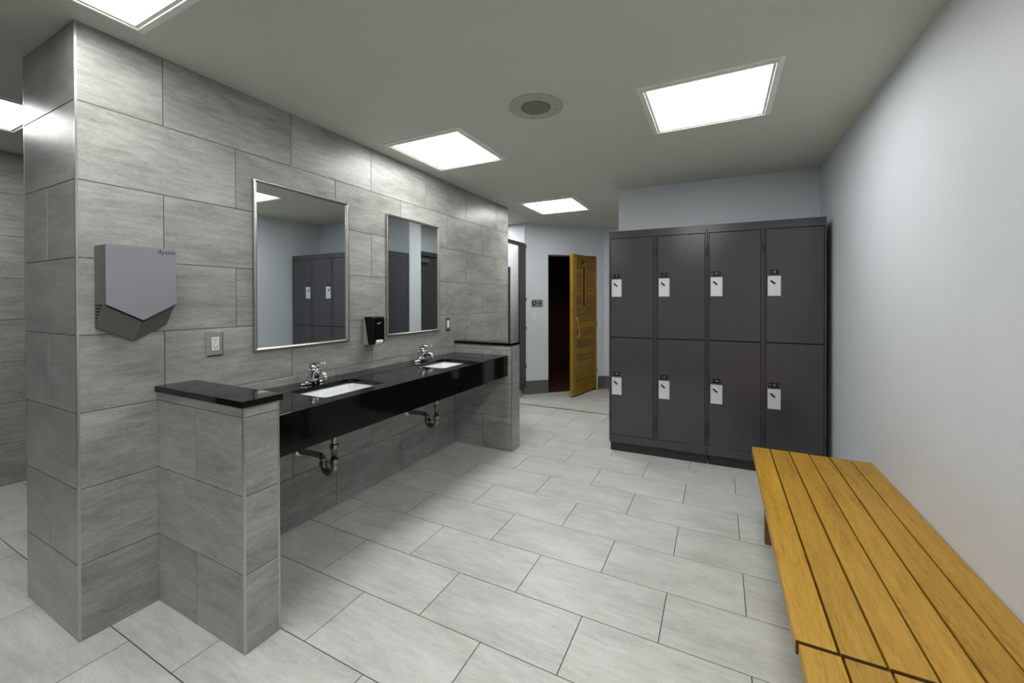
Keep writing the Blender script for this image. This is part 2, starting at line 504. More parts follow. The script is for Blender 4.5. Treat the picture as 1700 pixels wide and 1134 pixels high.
# ------------------------------------------------------------------ lights in the ceiling
def panel(x0, y0, x1, y1, label):
    cx, cy = (x0 + x1) / 2, (y0 + y1) / 2
    hx, hy = (x1 - x0) / 2, (y1 - y0) / 2
    r = tag(empty('ceiling_light', (cx, cy, H)), label, 'ceiling light', 'square panel lights in the ceiling')
    bm = bmesh.new()
    loops = []
    for dx, z in ((.018, 0), (.018, -.004), (-.002, -.005), (-.004, -.014), (-.012, -.014), (-.014, -.009), (-.026, -.009), (-.028, -.004), (-.028, 0)):
        loops.append([bm.verts.new((sx * (hx + dx), sy * (hy + dx), z)) for sx, sy in ((1, 1), (-1, 1), (-1, -1), (1, -1))])
    for a, b in zip(loops, loops[1:]): bridge(bm, a, b)
    finish('frame', bm, 'light_frame', r)
    box('diffuser', (-hx + .028, -hy + .028, -.006), (hx - .028, hy - .028, -.001), 'diffuser', r)
    return r


panel(1.857, 2.19, 2.467, 2.80, 'square light panel nearest the lockers, right of the round speaker')
panel(.158, 2.16, .752, 2.775, 'square light panel above the mirrors, left of the round speaker')
panel(.238, 4.13, .852, 4.77, 'smallest looking light panel, over the far passage before the wooden door')
panel(.154, .20, .755, .80, 'large light panel cut by the top edge, above the tiled pier')
panel(-1.785, .315, -1.175, .915, 'light panel at the left edge over the side passage')
panel(1.857, .20, 2.467, .80, 'light panel overhead of the viewer, out of the picture')
panel(1.857, -1.77, 2.467, -1.16, 'rear light panel on the right, behind the viewer')
panel(.154, -1.77, .755, -1.16, 'rear light panel in the middle, behind the viewer')
panel(-1.06, 4.48, -.46, 5.08, 'unseen light panel added to brighten the cubicle nook behind the tiled wall')  # added out of view to brighten the nook wall

# ceiling speaker
sp = tag(empty('ceiling_speaker', (1.302, 2.12, H)), 'round pale loudspeaker cover on the ceiling between two light panels', 'speaker')
bm = bmesh.new()
alathe(bm, (0, 0, 0), (0, 0, -1), [(.152, 0), (.152, .004), (.148, .006), (.088, .009), (.084, .006), (.084, 0)], 48, cap0=False, cap1=False)
finish('ring', bm, 'speaker', sp, smooth=False)
bm = bmesh.new()
alathe(bm, (0, 0, 0), (0, 0, -1), [(.0845, .002), (.0845, .005), (.06, .008), (.03, .0095), (.004, .010)], 40, cap0=False)
finish('grille', bm, 'grille', sp, smooth=True)
for a in (35, 125, 215, 305):
    bm = bmesh.new()
    c = (.118 * math.cos(math.radians(a)), .118 * math.sin(math.radians(a)), -.006)
    alathe(bm, c, (0, 0, -1), [(.005, -.001), (.005, .0018), (.003, .0026)], 12)
    finish('screw', bm, 'steel', sp)


# ================================================================== COUNTER
XF = .562
ct = tag(empty('countertop', (.28, 2.12, .665)), 'long glossy black counter with two basins cut in, below the mirrors', 'countertop')
def L3(o, p): return tuple(p[i] - o.location[i] for i in range(3))
bm = bmesh.new()
OPEN = [(.175, 1.40, .468, 1.82), (.175, 2.385, .468, 2.785)]
ya, yb = 1.0505, 3.1985
zt, zb = .845, .820
ys = [ya]
for i, (x0, y0, x1, y1) in enumerate(OPEN): ys += [y0 - .06, y1 + .06]
ys.append(yb)
def quad(*P): bm.faces.new([bm.verts.new(L3(ct, p)) for p in P])
for i in range(0, 6, 2):
    for z in (zt, zb): quad((.0005, ys[i], z), (XF, ys[i], z), (XF, ys[i + 1], z), (.0005, ys[i + 1], z))
for k, (x0, y0, x1, y1) in enumerate(OPEN):
    A, B = ys[1 + 2 * k], ys[2 + 2 * k]
    inn = rrect((x0 + x1) / 2, (y0 + y1) / 2, (x1 - x0) / 2, (y1 - y0) / 2, .032, 0, 6)
    cor = [(XF, B), (.0005, B), (.0005, A), (XF, A)]
    n = 7
    for z in (zt, zb):
        vi = [bm.verts.new(L3(ct, (p[0], p[1], z))) for p in inn]
        vo = [bm.verts.new(L3(ct, (*c, z))) for c in cor]
        for c in range(4):
            for q in range(n - 1): bm.faces.new([vo[c], vi[c * n + q], vi[c * n + q + 1]])
            bm.faces.new([vo[c], vi[c * n + n - 1], vi[((c + 1) * n) % 28], vo[(c + 1) % 4]])
    a = [bm.verts.new(L3(ct, (p[0], p[1], zt))) for p in inn]
    b = [bm.verts.new(L3(ct, (p[0], p[1], zb))) for p in inn]
    bridge(bm, a, b)
for P in (((.0005, ya), (XF, ya)), ((XF, yb), (.0005, yb)), ((.0005, yb), (.0005, ya))):
    quad((*P[0], zb), (*P[1], zb), (*P[1], zt), (*P[0], zt))
for y0, y1 in zip(ys, ys[1:]): quad((XF, y0, zb), (XF, y1, zb), (XF, y1, zt), (XF, y0, zt))
bmesh.ops.remove_doubles(bm, verts=bm.verts, dist=1e-5)
finish('slab', bm, 'granite', ct, bevel=.0018, segs=2, angle=1.0)
ap = box('apron', L3(ct, (XF - .022, ya, .665)), L3(ct, (XF + .0004, yb, .8432)), 'granite', ct, bevel=.0015)
# granite caps on the half walls
c1 = box('ledge_cap', (.001, .899, .93), (.648, 1.060, .955), 'granite', bevel=.002)
tag(c1, 'polished black stone cap on the near half wall', 'ledge', 'black stone caps of the half walls')
c2 = box('ledge_cap', (.001, 3.189, .93), (.606, 3.357, .953), 'granite', bevel=.002)
tag(c2, 'polished black stone cap on the far half wall', 'ledge', 'black stone caps of the half walls')


def basin(k, label):
    x0, y0, x1, y1 = OPEN[k]
    cx, cy, hx, hy = (x0 + x1) / 2, (y0 + y1) / 2, (x1 - x0) / 2, (y1 - y0) / 2
    r = tag(empty('sink_basin', (cx, cy, .70)), label, 'sink', 'white basins set under the counter')
    bm = bmesh.new()
    spec = [(hx + .022, hy + .022, .05, .8195), (hx + .006, hy + .006, .036, .8195), (hx + .001, hy + .001, .034, .812), (hx - .008, hy - .010, .036, .775), (hx - .018, hy - .024, .04, .735), (hx - .034, hy - .045, .05, .713), (hx - .07, hy - .09, .05, .705), (.028, .028, .0275, .700)]
    rs = []
    for a, b, rr, z in spec:
        rs.append([bm.verts.new((p[0], p[1], z - .70)) for p in rrect(0, 0, a, b, rr, 0, 6)])
    for a, b in zip(rs, rs[1:]): bridge(bm, a, b)
    o = finish('bowl', bm, 'ceramic', r, smooth=True)
    md = o.modifiers.new('thick', 'SOLIDIFY'); md.thickness = .008; md.offset = 1.0
    # flip check: normals face into the bowl, thickness goes outward
    md.offset = -1.0
    bm = bmesh.new()
    alathe(bm, (0, 0, .001), (0, 0, 1), [(.030, -.004), (.031, .001), (.028, .003), (.020, .0005), (.012, -.002), (.001, -.002)], 28)
    finish('drain', bm, 'chrome', r, smooth=True)
    return r


basin(0, 'white rectangular basin in the counter under the near, larger mirror')
basin(1, 'white rectangular basin in the counter under the far, smaller looking mirror')


def faucet(y, label):
    r = tag(empty('faucet', (.098, y, .8452)), label, 'faucet', 'chrome single lever taps on the counter')
    bm = bmesh.new()      # long deck plate
    outl = [(.028 * math.sin(a) * (1 if abs(math.cos(a)) < .5 else .9), .078 * math.cos(a)) for a in [2 * math.pi * i / 36 for i in range(36)]]
    A = [bm.verts.new((p[0], p[1], 0)) for p in outl]; B = [bm.verts.new((p[0], p[1], .008)) for p in outl]
    C = [bm.verts.new((p[0] * .82, p[1] * .9, .013)) for p in outl]; D = [bm.verts.new((p[0] * .55, p[1] * .6, .020)) for p in outl]
    bridge(bm, A, B); bridge(bm, B, C); bridge(bm, C, D); bm.faces.new(D); bm.faces.new(A[::-1])
    finish('base_plate', bm, 'chrome', r, smooth=True)
    bm = bmesh.new()      # body leaning forward over the basin
    sec = [(0, .012, .034, .046), (.003, .030, .030, .036), (.010, .052, .026, .028), (.018, .070, .025, .025), (.024, .084, .024, .024), (.026, .092, .021, .022)]
    rs = [ring(bm, (cx, 0, cz), (math.cos(.25), 0, -math.sin(.25)), (0, 1, 0), rx, 24, ry) for cx, cz, rx, ry in sec]
    for a, b in zip(rs, rs[1:]): bridge(bm, a, b)
    bm.faces.new(rs[-1]); bm.faces.new(rs[0][::-1])
    finish('body', bm, 'chrome', r, smooth=True)
    bm = bmesh.new()      # spout
    atube(bm, [(.012, 0, .040), (.035, 0, .054), (.060, 0, .062), (.085, 0, .063), (.104, 0, .058), (.112, 0, .050)], [.020, .018, .0155, .0135, .0125, .0115], 18)
    sp_ = finish('spout', bm, 'chrome', r, smooth=True)
    bm = bmesh.new()
    alathe(bm, (.110, 0, .050), (.12, 0, -1), [(.0105, -.004), (.0112, .004), (.0112, .014), (.009, .015)], 18)
    finish('aerator', bm, 'steel', sp_, smooth=True)
    bm = bmesh.new()      # lever: dome and long flat blade
    rs = []
    for cx, cz, hw, hh in ((-.004, .095, .022, .008), (.010, .112, .024, .012), (.030, .121, .021, .012), (.050, .122, .014, .008), (.075, .1215, .009, .0055), (.098, .124, .0085, .0045), (.108, .128, .007, .004)):
        rs.append(ring(bm, (cx, 0, cz), (0, 1, 0), (-.25, 0, 1), hw, 16, hh))
    for a, b in zip(rs, rs[1:]): bridge(bm, a, b)
    bm.faces.new(rs[-1]); bm.faces.new(rs[0][::-1])
    finish('lever', bm, 'chrome', r, smooth=True)
    bm = bmesh.new()
    alathe(bm, (.012, 0, .088), (.25, 0, 1), [(.024, 0), (.026, .006), (.025, .016), (.020, .025), (.010, .030), (.001, .031)], 24)
    finish('lever_hub', bm, 'chrome', r, smooth=True)
    bm = bmesh.new()
    alathe(bm, (-.030, 0.004, .012), (0, 0, 1), [(.003, 0), (.003, .055), (.006, .057), (.0065, .064), (.003, .069)], 12)
    finish('pop_up_rod', bm, 'chrome', r, smooth=True)
    return r


faucet(1.612, 'chrome single lever tap behind the near basin')
faucet(2.592, 'chrome single lever tap behind the far basin')


def arc(c, r, a0, a1, n, y):
    return [(c[0] + r * math.cos(math.radians(a0 + (a1 - a0) * i / n)), y, c[1] + r * math.sin(math.radians(a0 + (a1 - a0) * i / n))) for i in range(n + 1)]


def trap(x, y, label):
    r = tag(empty('drain_trap', (x, y, .34)), label, 'drain pipe', 'chrome waste pipes under the counter')
    def L(p): return (p[0] - x, p[1] - y, p[2] - .34)
    R0 = .0175
    bm = bmesh.new()
    atube(bm, [L((x, y, .695)), L((x, y, .60)), L((x, y, .44))], .0165, 16)
    finish('tailpiece', bm, 'pipe', r, smooth=True)
    bx = x - .043
    bm = bmesh.new()
    pts = [(x, y, .45)] + arc((bx, .398), .043, 0, -180, 12, y) + [(x - .086, y, .415)]
    atube(bm, [L(p) for p in pts], .019, 16)
    tb = finish('trap_bend', bm, 'pipe', r, smooth=True)
    bm = bmesh.new()
    pts = [(x - .086, y, .395), (x - .086, y, .41)] + arc((x - .121, .408), .035, 0, 82, 8, y) + [(x - .17, y, .444), (.012, y, .438), (.002, y, .438)]
    atube(bm, [L(p) for p in pts], .0165, 16)
    finish('wall_arm', bm, 'pipe', r, smooth=True)
    for c, n in (((x, y, .515), 1), ((x, y, .432), 1), ((x - .086, y, .405), 1)):
        bm = bmesh.new()
        alathe(bm, L(c), (0, 0, 1), [(.020, -.013), (.0245, -.011), (.0245, .006), (.022, .011), (.018, .013)], 8)
        finish('slip_nut', bm, 'pipe', r)
    bm = bmesh.new()
    alathe(bm, L((0.0012, y, .438)), (1, 0, 0), [(.036, 0), (.036, .002), (.033, .006), (.026, .012), (.018, .015)], 28)
    finish('wall_flange', bm, 'chrome', r, smooth=True)


trap(.297, 1.594, 'bent chrome waste pipe under the near basin')
trap(.282, 2.545, 'bent chrome waste pipe under the far basin')


# ================================================================== ON THE TILED WALL
def mirror(y0, y1, z0, z1, label, tilt=0.0):
    r = tag(empty('wall_mirror', (0, (y0 + y1) / 2, z0)), label, 'mirror', 'steel framed mirrors above the counter')
    cy = (y0 + y1) / 2; hw = (y1 - y0) / 2; hh = z1 - z0
    bm = bmesh.new()
    prof = [(0, .001), (0, .018), (.003, .021), (.009, .021), (.013, .016), (.018, .014), (.018, .001)]   # inset, proud
    loops = []
    for ins, pr in prof:
        loops.append([bm.verts.new((pr, sy * (hw - ins), (ins if sz < 0 else hh - ins))) for sy, sz in ((1, 1), (-1, 1), (-1, -1), (1, -1))])
    for a, b in zip(loops, loops[1:]): bridge(bm, a, b)
    finish('frame', bm, 'steel', r)
    mg = box('mirror_glass', (.003, -hw + .012, .012), (.010, hw - .012, hh - .012), 'mirror', r)
    mg.rotation_euler = (0, 0, tilt)
    bm = bmesh.new()
    for k in range(2): pass
    bm.free()
    return r


mirror(1.326, 1.953, 1.058, 1.980, 'nearest and largest looking mirror, between the outlet and the soap dispenser', .0105)
mirror(2.305, 2.943, 1.063, 1.978, 'far mirror right of the black soap dispenser')

# hand dryer
Y0, Y1, YM = .707, .937, .822
hd = tag(empty('hand_dryer', (0, YM, 1.16)), 'angular silver grey hand dryer with pointed base on the tiled wall', 'hand dryer')
def hl(x, y, z): return (x, y - YM, z - 1.16)
bm = bmesh.new()     # dark shell: side walls, top, lower slanted facets
xb, xf = .0015, .098
F = [hl(xf, Y0, 1.551), hl(xf, Y1, 1.551), hl(xf, Y1, 1.318), hl(xf, YM, 1.252), hl(xf, Y0, 1.318)]
B = [hl(xb, Y0, 1.551), hl(xb, Y1, 1.551), hl(xb, Y1, 1.224), hl(xb, YM, 1.160), hl(xb, Y0, 1.224)]
Bm = [hl(.022, Y0, 1.551), hl(.022, Y1, 1.551), hl(.022, Y1, 1.224), hl(.022, YM, 1.160), hl(.022, Y0, 1.224)]
vF, vB, vM = ([bm.verts.new(p) for p in q] for q in (F, B, Bm))
bridge(bm, vF, vM); bridge(bm, vM, vB); bm.faces.new(vF); bm.faces.new(vB[::-1])
finish('shell', bm, 'dryer_side', hd, bevel=.002)
bm = bmesh.new()     # front cover, its V edge overhanging a dark air slot
e = .0035
aprism(bm, [hl(xf + .003, Y0 - .001, 1.5535), hl(xf + .003, Y1 + .001, 1.5535), hl(xf + .003, Y1 + .001, 1.316), hl(xf + .003, YM, 1.2495), hl(xf + .003, Y0 - .001, 1.316)], (.006, 0, 0))
cov = finish('front_cover', bm, 'dryer', hd, bevel=.0015)
bm = bmesh.new()
aprism(bm, [hl(xf + .0002, Y0 + .004, 1.5), hl(xf + .0002, Y1 - .004, 1.5), hl(xf + .0002, Y1 - .001, 1.3095), hl(xf + .0002, YM, 1.2430), hl(xf + .0002, Y0 + .001, 1.3095)], (.0027, 0, 0))
finish('air_slot', bm, 'void', hd)
bm = bmesh.new()
text_into(bm, 'dyson', .027, Matrix(((0, 0, 1, xf + .0092), (1, 0, 0, .0795), (0, 1, 0, 1.5365 - 1.16), (0, 0, 0, 1))), 0, .0002, 1.0)
finish('lettering', bm, 'print_dark', cov)
for k in range(7):   # side vents, both sides
    for side, yy in ((-1, Y0), (1, Y1)):
        z = 1.312 - .0125 * k
        xe_ = .074 - .0105 * k
        bm = bmesh.new()
        abox(bm, .012, (yy - YM) - .0008, z - 1.16 - .003, max(xe_, .018), (yy - YM) + .0008, z - 1.16 + .003)
        finish('vent_slit', bm, 'void', hd)


def wall_plate(y, z, label, grp, kind):
    r = tag(empty('wall_outlet' if kind == 'outlet' else 'light_switch', (.0, y, z)), label, 'outlet' if kind == 'outlet' else 'switch')
    bm = bmesh.new()
    lo = []
    for d, x in ((0, .001), (0, .0035), (-.006, .0065)):
        lo.append([bm.verts.new((x, sy * (.0375 + d), sz * (.061 + d))) for sy, sz in ((1, 1), (-1, 1), (-1, -1), (1, -1))])
    for a, b in zip(lo, lo[1:]): bridge(bm, a, b)
    bm.faces.new(lo[-1])
    finish('cover_plate', bm, 'steel', r)
    ins = box('insert', (.005, -.0165, -.033), (.0092, .0165, .033), 'white_pl', r, bevel=.001)
    if kind == 'outlet':
        for dz in (.019, -.019):
            for dy in (-.0065, .0065):
                box('slot', (.0088, dy - .0012, dz), (.0095, dy + .0012, dz + .008), 'void', ins)
            bm = bmesh.new(); alathe(bm, (.0088, 0, dz - .006), (1, 0, 0), [(.0026, 0), (.0026, .0008)], 10)
            finish('ground_hole', bm, 'void', ins)
        box('button', (.0088, -.008, -.0035), (.0102, .008, .0035), 'white_pl', ins, bevel=.0004)
    else:
        bm = bmesh.new()
        aprism(bm, [(.009, -.012, -.028), (.0135, -.012, -.028), (.0095, -.012, .028), (.009, -.012, .028)], (0, .024, 0))
        finish('paddle', bm, 'white_pl', ins)
    for dz in (.048, -.048):
        bm = bmesh.new(); alathe(bm, (.006, 0, dz), (1, 0, 0), [(.0034, 0), (.0034, .0014), (.0024, .002)], 12)
        finish('screw', bm, 'steel', r)
    return r


wall_plate(1.1415, 1.1185, 'steel plated double outlet between the hand dryer and the near mirror', None, 'outlet')
wall_plate(3.085, 1.113, 'steel plated white switch right of the far mirror', None, 'switch')

# soap dispenser
ya_, yb_ = 2.083, 2.188
sd = tag(empty('soap_dispenser', (0, (ya_ + yb_) / 2, 1.02)), 'black push soap dispenser between the two mirrors', 'soap dispenser')
def sl(x, y, z): return (x, y - (ya_ + yb_) / 2, z - 1.02)
bm = bmesh.new()
aprism(bm, [sl(.0015, ya_, 1.215), sl(.016, ya_, 1.215), sl(.052, ya_, 1.022), sl(.0015, ya_, 1.018)], (0, yb_ - ya_, 0))
finish('backplate', bm, 'grey_pl', sd, bevel=.002)
bm = bmesh.new()
aprism(bm, [sl(.0165, ya_ - .003, 1.217), sl(.094, ya_ - .003, 1.217), sl(.101, ya_ - .003, 1.205), sl(.101, ya_ - .003, 1.04), sl(.094, ya_ - .003, 1.026), sl(.0525, ya_ - .003, 1.022)], (0, yb_ - ya_ + .006, 0))
cv = finish('cover', bm, 'black', sd, bevel=.006, segs=3)
bm = bmesh.new()
aprism(bm, [sl(.060, ya_ + .022, 1.052), sl(.108, ya_ + .022, 1.056), sl(.113, ya_ + .022, 1.040), sl(.104, ya_ + .022, 1.024), sl(.070, ya_ + .022, 1.012), sl(.060, ya_ + .022, 1.018)], (0, .062, 0))
finish('push_bar', bm, 'white_pl', sd, bevel=.004)
bm = bmesh.new()
cc = [(.1015, .0 + t * .034 - .017, .148 + .006 * t + .004 * math.sin(t * 9)) for t in [i / 12 for i in range(13)]]
atube(bm, cc, [.0008 + .0016 * abs(math.sin(i * .9)) for i in range(13)], 6)
finish('emblem', bm, 'print', cv)


# ================================================================== LOCKERS
LW = .785
NUM = 0
def locker_unit(loc, rz, label, nums):
    r = tag(empty('locker_cabinet', loc, rz), label, 'locker', 'dark grey steel lockers')
    g = .0015
    bm = bmesh.new()     # carcass
    abox(bm, g, .016, .077, LW - g, .450, 1.9325)
    abox(bm, g, 0, 1.870, LW - g, .018, 1.9325)       # header
    abox(bm, g, 0, .077, LW - g, .018, .145)          # bottom rail
    for a, b in ((g, .0125), (.3745, .3915), (.3935, .4045), (.7705, LW - g)):
        abox(bm, a, 0, .145, b, .018, 1.870)
    finish('body', bm, 'locker', r, bevel=.0015, segs=1)
    box('door_gap_shade', (.0126, .0152, .1452), (.7704, .0165, 1.8698), 'void', r)  # black sheet standing in for the shade inside the door gaps
    box('plinth', (.012, .014, 0), (LW - (0.0 if 'left' in label else .012), .44, .077), 'locker_dark', r)
    for c, (x0, x1) in enumerate(((.0155, .3715), (.4075, .7675))):
        for q, (z0, z1, zl) in enumerate(((1.0055, 1.8665, 1.4345), (.148, .9985, .575))):
            d = box('door', (x0, .0, z0), (x1, .018, z1), 'locker', r, bevel=.0022)
            d.modifiers['bevel'].segments = 2
            lx = x0 + .010
            # recessed pull cup with lock: a bright rim, a floor and a slanted keyway
            bm = bmesh.new()
            lw_, lh_ = .084, .152
            rim = [(0, -.0035), (.009, -.0035), (.010, -.0018)]
            xs = lx; zc = zl
            A = [(xs, zc - lh_ / 2), (xs + lw_, zc - lh_ / 2), (xs + lw_, zc + lh_ / 2), (xs, zc + lh_ / 2)]
            def lp(ins, y): return [bm.verts.new((px + (ins if k in (0, 3) else -ins), y, pz + (ins if k in (0, 1) else -ins * .3))) for k, (px, pz) in enumerate(A)]
            l0, l1, l2, l3 = lp(0, .0005), lp(0, -.0045), lp(.008, -.0045), lp(.010, -.001)
            bridge(bm, l0, l1); bridge(bm, l1, l2); bridge(bm, l2, l3); bm.faces.new(l3)
            cup = finish('lock_plate', bm, 'lock_white', d)
            bm = bmesh.new()
            kc = Vector((xs + .033, -.0025, zc + .028))
            mx = Matrix.Translation(kc) @ Matrix.Rotation(math.radians(42), 4, 'Y')
            abox(bm, -.020, -.0035, -.0058, .020, .0015, .0058, 0, mx)
            finish('latch', bm, 'black', d, bevel=.001)
            bm = bmesh.new()
            abox(bm, xs + .004, -.0012, zc + lh_ / 2 + .004, xs + lw_ - .004, .0005, zc + lh_ / 2 + .012)
            finish('plate_rail', bm, 'locker', d)
            bm = bmesh.new()
            abox(bm, xs + .011, -.0022, zc + lh_ / 2 + .015, xs + lw_ - .011, .0004, zc + lh_ / 2 + .045, 0)
            zt_ = zc + lh_ / 2 + .030
            text_into(bm, nums[c * 2 + q], .021, Matrix(((1, 0, 0, xs + lw_ / 2), (0, 0, 1, -.0024), (0, 1, 0, zt_), (0, 0, 0, 1))), 1, .0002)
            for dx in (.018, lw_ - .018):
                alathe(bm, (xs + dx, -.0022, zt_), (0, -1, 0), [(.0028, 0), (.0028, .0006)], 8, 1)
            finish('number_plate', bm, ['black', 'print'], d)
    # punched slots in the door frames
    for zc in (1.725, .292):
        for xc in (.0075, .3825, .3995, .7775):
            bm = bmesh.new()
            for k in range(5):
                mx = Matrix.Translation((xc, -.0003, zc + .018 * (k - 2))) @ Matrix.Rotation(.45, 4, 'Y')
                abox(bm, -.0048, -.0006, -.0036, .0048, .0006, .0036, 0, mx)
            finish('vent_slots', bm, 'void', r)
    return r


TH = .0342
L0 = Vector((1.3502, 3.6276, 0))
lu = Vector((math.cos(TH), math.sin(TH), 0))
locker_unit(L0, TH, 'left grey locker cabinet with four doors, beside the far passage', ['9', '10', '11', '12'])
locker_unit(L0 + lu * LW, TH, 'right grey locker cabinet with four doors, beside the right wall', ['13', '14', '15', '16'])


# ================================================================== BENCHES
def bench(y0, y1, x0, label, legs):
    L_ = y1 - y0
    W_ = 2.957 - x0
    r = tag(empty('bench', (x0, y0, 0)), label, 'bench', 'slatted wooden benches along the right wall')
    pitch = (W_ + .004) / 6
    for k in range(6):
        bm = bmesh.new()
        e0 = random.uniform(0, .0015)
        abox(bm, -L_ / 2 + e0, -(pitch - .006) / 2, -.038, L_ / 2 - random.uniform(0, .002), (pitch - .006) / 2, 0)
        for f in bm.faces:
            if max(v.co.x for v in f.verts) - min(v.co.x for v in f.verts) < .01: f.material_index = 1
        s = finish('slat', bm, ['bench', 'bench_end'], r, bevel=.002, segs=2)
        s.matrix_local = Matrix.Translation((pitch * k + (pitch - .0045) / 2, L_ / 2, .45 + random.uniform(-.0006, .0006))) @ Matrix.Rotation(math.pi / 2, 4, 'Z')
    for yy in legs:
        cr = box('crossbar', (.05, yy - .03, .372), (W_ - .03, yy + .03, .4115), 'bench_dark', r, bevel=.002)
        for xx in (.048, W_ - .10):
            box('leg', (xx, yy - .03, 0), (xx + .042, yy + .03, .372), 'bench_dark', r, bevel=.002)
    for xx in (.052, W_ - .09):
        box('rail', (xx, legs[0] + .03, .30), (xx + .03, legs[-1] - .03, .36), 'bench_dark', r, bevel=.002)
    return r


bench(1.271, 2.838, 2.3965, 'full wooden slat bench against the right wall, its far end by the lockers', (.16, 1.355))
bench(-.305, 1.262, 2.402, 'wooden slat bench in the bottom right corner, mostly cut by the frame', (.21, 1.42))


# ================================================================== FAR END
# wooden door standing ajar
hx, hy = .588, 6.035
fx, fy = .452, 5.340
vec = Vector((fx - hx, fy - hy, 0)); DL = vec.length
ang = math.atan2(vec.y, vec.x)
dr = empty('door_1', (hx, hy, 0), ang)
tag(dr, 'honey coloured wooden board door standing ajar with a slim window', kind='structure')
# local x: hinge -> free edge, local +y: away from the visible face? visible face is at local y = +TT/2 or -TT/2
TT = .05
def dbox(nm, x0, x1, z0, z1, mt, y0=0.0, y1=TT, bev=.0015, rot=False, par=None):
    bm = bmesh.new()
    if rot:   # grain runs upward: local X of the object is vertical
        a, b = (z1 - z0), (x1 - x0)
        abox(bm, -a / 2, -b / 2, y0, a / 2, b / 2, y1)
        o = finish(nm, bm, mt, par or dr, bevel=bev)
        o.matrix_local = Matrix(((0, 1, 0, (x0 + x1) / 2), (0, 0, 1, 0), (1, 0, 0, (z0 + z1) / 2), (0, 0, 0, 1)))
    else:
        a, b = (x1 - x0), (z1 - z0)
        abox(bm, -a / 2, -b / 2, y0, a / 2, b / 2, y1)
        o = finish(nm, bm, mt, par or dr, bevel=bev)
        o.matrix_local = Matrix(((1, 0, 0, (x0 + x1) / 2), (0, 0, 1, 0), (0, 1, 0, (z0 + z1) / 2), (0, 0, 0, 1)))
    return o


# visible side is the +x side in the world: for the direction hinge->free (pointing to -y), left normal is +x
ZB, ZT = .02, 1.965
dbox('stile', DL - .10, DL, ZB, ZT, 'sauna_edge', y0=-TT, y1=0, rot=True)
dbox('stile', .0, .045, ZB, ZT, 'sauna_wood', y0=-TT, y1=0, rot=True)
z = ZB
wz0, wz1 = 1.216, 1.826
wx0, wx1 = DL - .365, DL - .265
k = 0
while z < ZT - .01:
    hgt = .092 if z < 1.2 else .061
    z1 = min(z + hgt, ZT)
    if ZT - z1 < .03: z1 = ZT
    if z1 <= wz0 or z >= wz1:
        dbox('board', .045, DL - .10, z + .0012, z1 - .0012, 'sauna_wood', y0=-TT + .004, y1=-.003 + random.uniform(-.0008, .0008), bev=.002)
    else:
        dbox('board', .045, wx0, z + .0012, z1 - .0012, 'sauna_wood', y0=-TT + .004, y1=-.003 + random.uniform(-.0008, .0008), bev=.002)
        dbox('board', wx1, DL - .10, z + .0012, z1 - .0012, 'sauna_wood', y0=-TT + .004, y1=-.003 + random.uniform(-.0008, .0008), bev=.002)
    z = z1
dbox('window_surround', wx0, wx0 + .022, wz0, wz1, 'sauna_edge', y0=-TT, y1=.002, rot=True)
dbox('window_surround', wx1 - .022, wx1, wz0, wz1, 'sauna_edge', y0=-TT, y1=.002, rot=True)
dbox('window_surround', wx0 + .022, wx1 - .022, wz0, wz0 + .02, 'sauna_edge', y0=-TT, y1=.002)
dbox('window_surround', wx0 + .022, wx1 - .022, wz1 - .02, wz1, 'sauna_edge', y0=-TT, y1=.002)
dbox('pane', wx0 + .022, wx1 - .022, wz0 + .02, wz1 - .02, 'glass_dark', y0=-.012, y1=-.006, bev=0)
bm = bmesh.new()     # wavy branch handle
hp = []
for i in range(15):
    t = i / 14
    hp.append((DL - .075 - .03 * math.sin(t * math.pi * 1.6 + .3), .036 + .012 * math.sin(t * math.pi), .80 + .30 * t))
atube(bm, hp, [.008 + .002 * math.sin(i * 1.1) for i in range(15)], 10)
hnd = finish('handle', bm, 'handle_wood', dr, smooth=True)
for i in (1, 13):
    bm = bmesh.new()
    atube(bm, [(hp[i][0], -.004, hp[i][2]), hp[i]], .009, 8)
    finish('handle_post', bm, 'handle_wood', hnd, smooth=True)
for zz in (.28, .98, 1.70):
    bm = bmesh.new()
    alathe(bm, (-.006, .002, zz - .04), (0, 0, 1), [(.006, 0), (.006, .08)], 10)
    abox(bm, -.004, -.001, zz - .04, .026, .0016, zz + .04)
    finish('hinge', bm, 'steel', dr)
# door frame in the opening
bm = bmesh.new()
for s0, s1, z0, z1 in ((J1 - .028, J1 - .0005, 0.003, ZD - .002), (J0 + .0005, J0 + .012, 0.003, ZD - .002)):
    aprism(bm, [dpt(s0, .004, z0), dpt(s1, .004, z0), dpt(s1, .118, z0), dpt(s0, .118, z0)], (0, 0, z1 - z0))
tag(finish('trim_9', bm, 'paint'), 'pale jamb lining of the wooden door opening', kind='structure')
bm = bmesh.new()
aprism(bm, [dpt(J0 + .012, .004, ZD - .02), dpt(J1 - .028, .004, ZD - .02), dpt(J1 - .028, .118, ZD - .02), dpt(J0 + .012, .118, ZD - .02)], (0, 0, .018))
tag(finish('trim_10', bm, 'door_dark'), 'dark head strip above the wooden door', kind='structure')

